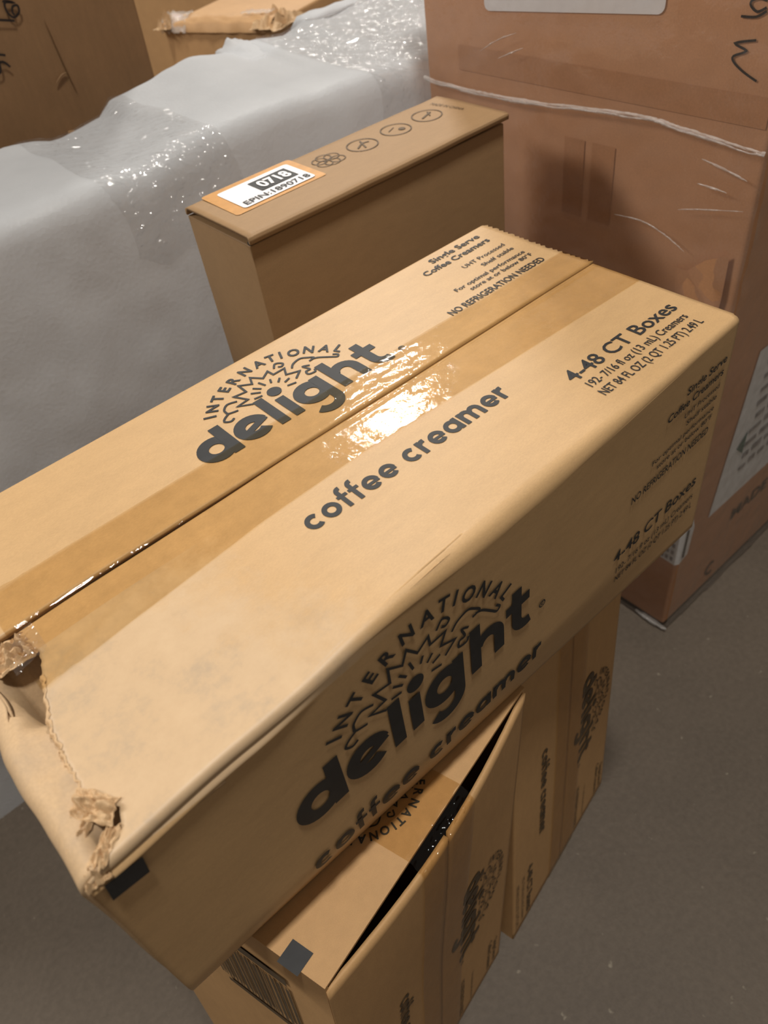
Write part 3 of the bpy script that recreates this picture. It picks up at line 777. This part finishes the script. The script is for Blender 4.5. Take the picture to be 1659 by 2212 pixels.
# ------------------------------------------------------------------ top carton (crushed)
top = root('creamer_carton', (0.17, 0.27, 0.4105), 'crushed coffee creamer carton lying flat on top of the stack, torn at one end', 'carton', 'coffee creamer cartons in the stack')
TX0, TX1, TYB = -0.0355, 0.3745, 0.3707
SEAM = 0.2745
ZT = 0.58; ZB = 0.411
def yfront(x, z):
    s = min(1.0, max(0.0, (x + 0.035) / 0.41))
    k = sstep(0.400, 0.455, z)
    return 0.173 - 0.0165 * (1 - s) * k - 0.0010 * math.sin(PI * s) * k
def ztop(x, y):
    z = ZT + 0.0004 * fbm(x * 11, y * 14, 1, 2)
    if y > SEAM: z += 0.0008 * max(0.0, 1 - (y - SEAM) / 0.036)
    e = max(0.0, 1 - (y - 0.165) / 0.05)                       # strip near the front edge
    z += e * (0.0022 * math.exp(-((x - 0.105) / 0.045) ** 2) - 0.0015 * math.exp(-((x - 0.045) / 0.03) ** 2))
    z += -0.004 * sstep(0.03, -0.03, x) * (0.4 + 0.6 * sstep(0.27, 0.16, y))
    # pressed crease running in from the torn end
    d = (y - 0.246) - (x - 0.014) * 0.35
    if x < 0.10: z += 0.0010 * math.exp(-(d / 0.004) ** 2) * sstep(0.06, 0.0, x)
    d2 = (x - 0.060) * 0.75 + (y - 0.168) * 1.0
    z += -0.0006 * math.exp(-(d2 / 0.012) ** 2) * sstep(0.25, 0.17, y)
    return z
TORN = [(0.150, -0.0330), (0.158, -0.0270), (0.163, -0.0195), (0.172, -0.0165), (0.178, -0.0215), (0.185, -0.0245), (0.200, -0.0235), (0.2213, -0.0215), (0.235, -0.0165), (0.2475, -0.0125), (0.2575, -0.0098), (0.2745, -0.0150)]
def gap(x): return 0.0004 + 0.0010 * sstep(0.16, 0.03, x)
NXT = 150
def front_panel(u, v):
    """v 0 at the seam -> over the front edge -> bottom"""
    yl = SEAM - gap(TX0 + u * (TX1 - TX0))
    nflap = 0.50
    x_full = TX0 - 0.0030 + u * (TX1 - TX0 + 0.0030)
    rad = 0.0035 + 0.0055 * math.exp(-((x_full - 0.19) / 0.09) ** 2)
    yf = yfront(x_full, 0.56)
    if v < nflap:
        t = v / nflap
        y = yl + (yf + rad - yl) * t
        xl = lerp_tab(TORN, y) + 0.0012 * nz(y * 260, 3) + 0.0008 * nz(y * 700, 8)
        xr = TX1 + 0.001
        x = xl + (xr - xl) * u
        return (x, y, ztop(x, y))
    if v < 0.62:
        a = (v - nflap) / 0.12 * PI / 2
        x = x_full + (1 - u) ** 12 * 0.006 * math.cos(a)
        z0 = ztop(x, yf + rad)
        return (x, yf + rad - rad * math.sin(a), z0 - rad + rad * math.cos(a))
    t = ((v - 0.62) / 0.38) ** 1.7
    z0 = ztop(x_full, yf + rad) - rad
    z = z0 + (ZB - z0) * t
    x = x_full - (1 - u) ** 6 * 0.0022 * sstep(0.575, 0.46, z)
    if t > 0.93: x += (1 - u) ** 10 * 0.004 * (t - 0.93) / 0.07
    rg = sstep(0.068, 0.03, x) * (0.0014 * math.exp(-((z0 - z - 0.0050) / 0.0016) ** 2) - 0.0009 * math.exp(-((z0 - z - 0.0018) / 0.0010) ** 2))
    return (x, yfront(x, z) + 0.0003 * fbm(x * 12, z * 14, 2, 2) - rg, z)
V, F = grid(NXT, 180, front_panel)
fp_o = mk('front_panel', V, [q[::-1] for q in F], M_top, top, True, thick=0.0030)
def back_panel(u, v):
    x_full = TX0 + u * (TX1 - TX0) - 0.002 * (1 - u)
    r = 0.0035
    if v < 0.5:
        t = v / 0.5
        y = SEAM + gap(x_full) + (TYB - r - SEAM - gap(x_full)) * t
        x = x_full
        if u == 1.0: x += 0.0012 + 0.0009 * (1 if int(y * 420) % 2 else -1)
        z = ztop(x, y) + 0.0003 * sstep(0.29, 0.275, y)
        return (x, y, z)
    if v < 0.6:
        a = (v - 0.5) / 0.1 * PI / 2
        return (x_full, TYB - r + r * math.sin(a), ZT - r + r * math.cos(a))
    t = (v - 0.6) / 0.4
    return (x_full, TYB, ZT - r + (ZB - ZT + r) * t)
V, F = grid(NXT, 90, back_panel)
bp_o = mk('back_panel', V, F, M_top, top, True, thick=0.0030)
# near end panel with its minor flap folded in under the torn top
def end_panel(u, v):
    zz_ = ZB + (0.572 - ZB) * min(1.0, v / 0.5)
    y0 = yfront(TX0, zz_) + 0.0012; y1 = TYB - 0.0034
    y = y0 + (y1 - y0) * u
    r = 0.006
    dent = math.exp(-((y - 0.246) / 0.014) ** 2)
    edge = sstep(0.172, 0.158, y)
    xo = TX0 - 0.0026 - 0.0015 * math.sin(PI * u) + 0.0012 * nz(y * 35, 7) * sstep(0.4, 0.55, v) + 0.0010 * nz(y * 60, v * 5, 4)
    zt = 0.5765 - 0.0035 * edge + 0.0009 * nz(y * 90, 2)
    if v < 0.5:
        z = ZB + 0.001 + (zt - r - ZB - 0.001) * v / 0.5
        return (xo + 0.004 * dent * sstep(.45, .5, v), y, z)
    if v < 0.62:
        a = (v - 0.5) / 0.12 * PI / 2
        return (xo + r - r * math.cos(a) + 0.004 * dent, y, zt - r + r * math.sin(a) - 0.004 * dent * math.sin(a))
    t = (v - 0.62) / 0.38
    x = xo + r + 0.050 * t
    z = zt - 0.0010 - 0.0022 * sstep(0, 0.3, t) - 0.034 * dent * sstep(0.02, 0.20, t) - 0.016 * math.exp(-((y - 0.1675 - 0.10 * (x + 0.030)) / 0.0040) ** 2) * sstep(0.0, 0.10, t) - 0.004 * t
    z += 0.0012 * nz(x * 130, y * 130, 6) * (1 - t)
    return (x, y, z)
V, F = grid(90, 60, end_panel)
mk('end_panel', V, [q for q in F], M_worn, top, True, thick=0.0026)
V = [(TX1 - 0.0035, 0.177, ZB + .001), (TX1 - 0.0035, TYB - 0.0034, ZB + .001), (TX1 - 0.0035, TYB - 0.0034, ZT - 0.0035), (TX1 - 0.0035, 0.180, ZT - 0.0035)]
mk('end_panel', V, [(0, 1, 2, 3)], M_top, top, thick=0.003)
V, F = hexa(boxc(TX0 + 0.001, TX1 - 0.004, 0.177, TYB - 0.0034, ZB, ZB + 0.003)); mk('bottom_panel', V, F, M_top, top)
# torn, crumpled board at the two damaged corners
crumple('torn_edge', top, (-0.0190, 0.2650, 0.5800), 0.0090, 0.0080, 0.0042, 1.0, M_edge, 20, freq=2.4)
crumple('torn_edge', top, (-0.0310, 0.2700, 0.5785), 0.0075, 0.0100, 0.0046, 4.0, M_edge, 18, freq=2.2)
D1, D2 = Vector((0.80, 0.60, 0)), Vector((-0.60, 0.80, 0))
crumple('torn_edge', top, (-0.0235, 0.1775, 0.5792), 0.0050, 0.0085, 0.0030, 2.6, M_edge, 22, D1, D2, freq=1.8)
crumple('torn_edge', top, (-0.0290, 0.1735, 0.5780), 0.0085, 0.0026, 0.0028, 5.2, M_edge, 18, D1, D2, freq=1.6)
crumple('torn_edge', top, (-0.0265, 0.1625, 0.5778), 0.0075, 0.0030, 0.0030, 9.1, M_edge, 18, D1, D2, freq=1.7)
crumple('torn_edge', top, (-0.0350, 0.1590, 0.5730), 0.0042, 0.0042, 0.0040, 7.7, M_edge, 14, freq=2.0)
# ragged lip of paper standing along the tear
def lip(u, v):
    y = 0.180 + 0.064 * u
    x = lerp_tab(TORN, y) + 0.0012 * nz(y * 260, 3) + 0.0008 * nz(y * 700, 8)
    w = 0.0016 + 0.0022 * abs(nz(y * 150, 5)) 
    return (x + 0.0008 - w * v + 0.0006 * nz(y * 500, v * 3), y + 0.0006 * nz(y * 300, v * 2, 5), ztop(x, y) + 0.0002 + 0.0010 * math.sin(PI * min(1, v * 0.8)) * (0.5 + nz(y * 220, 2)) - 0.0018 * v * v)
V, F = grid(90, 5, lip); mk('torn_paper_lip', V, F, M_edge, top, True)
for k, (y0_, y1_, x0_, x1_) in enumerate(((0.185, 0.222, -0.0290, -0.0300), (0.196, 0.232, -0.0325, -0.0335), (0.178, 0.205, -0.0262, -0.0290))):
    V, F = tube([(x0_ + (x1_ - x0_) * t + 0.0012 * nz(t * 7, k * 9), y0_ + (y1_ - y0_) * t, 0.5762 + 0.0006 * nz(t * 9, 3)) for t in [i / 30 for i in range(31)]], lambda t: 0.0003 + 0.0014 * abs(nz(t * 6, y0_ * 50)) * math.sin(PI * (0.02 + 0.96 * t)), 7)
    mk('torn_paper_curl', V, F, M_edge, top, True)
# tape along the seam
TL = [(-0.02, 0.2360), (0.014, 0.2385), (0.098, 0.2455), (0.163, 0.2470), (0.34, 0.2400), (0.38, 0.2386)]
TU = [(-0.02, 0.3035), (0.1, 0.3025), (0.24, 0.3010), (0.38, 0.2985)]
def tape_pt(u, v):
    if u < 0.94:
        x = -0.017 + (TX1 + 0.0015 + 0.017) * u / 0.94
    else:
        x = TX1 + 0.0018
    a, b_ = lerp_tab(TL, x), lerp_tab(TU, x)
    y = a + (b_ - a) * v
    d = y - SEAM
    z = ztop(x, y) + 0.0003 * sstep(0.275, 0.278, y) + 0.0005
    ridge = sstep(0.11, 0.20, x)
    z += ridge * (0.0013 * math.exp(-(d / 0.0012) ** 2) + 0.0006 * math.exp(-((d + 0.004) / 0.0012) ** 2)) + (1 - ridge) * (-0.0004) * math.exp(-(d / 0.0010) ** 2)
    z += 0.00012 * nz(x * 120, y * 200, 3)
    if u >= 0.94: z -= 0.03 * (u - 0.94) / 0.06
    if x < 0.012: z += 0.0016 * abs(nz(x * 300, y * 120, 2)) * sstep(0.012, -0.01, x)
    return (x, y, z)
V, F = grid(170, 80, tape_pt)
mk('packing_tape', V, F, M_tape, top, True, label='amber packing tape along the seam')
# loose shiny tape end at the torn hole
V, F = grid(12, 10, lambda u, v: (-0.022 + 0.016 * u, 0.252 + 0.018 * v, 0.5835 + 0.0035 * nz(u * 3, v * 3, 2) - 0.005 * (1 - u)))
mk('tape_end', V, F, M_bundlefilm, top, True)

def tmap(x, y, h=0.0): return (x, y, ztop(x, y) + (0.0003 * sstep(0.29, 0.275, y) if y > SEAM else 0) + h)
def fmap(x, z, h=0.0): return (x, yfront(x, z) + 0.0003 * fbm(x * 12, z * 14, 2, 2) - h, z)
printed('printed_logo', bp_o, place(LOGO, 0.1300, 0.1018, 0.2970), tmap, M_ink, 0.0004, 'black logo print on the top')
printed('printed_arch', bp_o, place(ARCH, 0.1300, 0.1018, 0.2970), tmap, M_ink, 0.0004, 'arched lettering on the top')
printed('printed_line', fp_o, place(CREAM, (0.2440 - 0.1108) / CREAM_W, 0.1108, 0.2222, 0.0101), tmap, M_ink, 0.0003)
LINES = [('Single Serve', .3155, .3606, .3572, .0056, .018), ('Coffee Creamers', .3014, .3609, .3480, .0056, .018), ('UHT Processed', .3237, .3618, .3353, .0040, .006), ('Shelf stable', .3329, .3616, .3272, .0038, .010),
         ('For optimal performance', .2993, .3622, .3181, .0038, .010), ('store at or below 80°F', .3064, .3628, .3119, .0038, .010), ('NO REFRIGERATION NEEDED', .2782, .3620, .3006, .0058, .012)]
BOXL = [('4-48 CT Boxes', .2716, .3625, .2040, .0100, .010), ('192- 7/16 fl oz (13 mL) Creamers', .2740, .3583, .1945, .0056, .006), ('NET 84 FL OZ (2 QT 1.25 PT) 2.49 L', .2728, .3589, .1852, .0058, .006)]
for a in LINES + BOXL: printed('printed_line', bp_o if a[3] > SEAM else fp_o, [line_of_type(*a)], tmap, M_ink, 0.0004)
printed('printed_logo', fp_o, place(LOGO, 0.1640, 0.0340, 0.4885), fmap, M_ink, 0.0007, 'large black logo print on the front')
printed('printed_arch', fp_o, place(ARCH, 0.1640, 0.0340, 0.4885), fmap, M_ink, 0.0007, 'arched lettering on the front')
printed('printed_line', fp_o, place(CREAM, (0.2035 - 0.0325) / CREAM_W, 0.0325, 0.4452, 0.0125), fmap, M_ink, 0.0009)
FL = [('Single Serve', .3269, .3680, .5550, .0056, .018), ('Coffee Creamers', .3097, .3672, .5462, .0056, .018), ('UHT Processed', .3290, .3660, .5375, .0040, .006), ('Shelf stable', .3330, .3655, .5300, .0038, .010),
      ('For optimal performance', .3000, .3650, .5220, .0038, .010), ('store at or below 80°F', .3060, .3645, .5155, .0038, .010), ('NO REFRIGERATION NEEDED', .2827, .3635, .5048, .0058, .012),
      ('4-48 CT Boxes', .2717, .3620, .4625, .0100, .010), ('192- 7/16 fl oz (13 mL) Creamers', .2760, .3620, .4500, .0056, .006), ('NET 84 FL OZ (2 QT 1.25 PT) 2.49 L', .2770, .3635, .4400, .0058, .006)]
for a in FL: printed('printed_line', fp_o, [line_of_type(*a)], fmap, M_ink, 0.0006)
printed('black_square', fp_o, [xf(rect2(0, 0, 0.0145, 0.0115), 1, 1, -0.0352, 0.5575, -0.12)], fmap, M_ink, 0.0016, 'black square print mark')
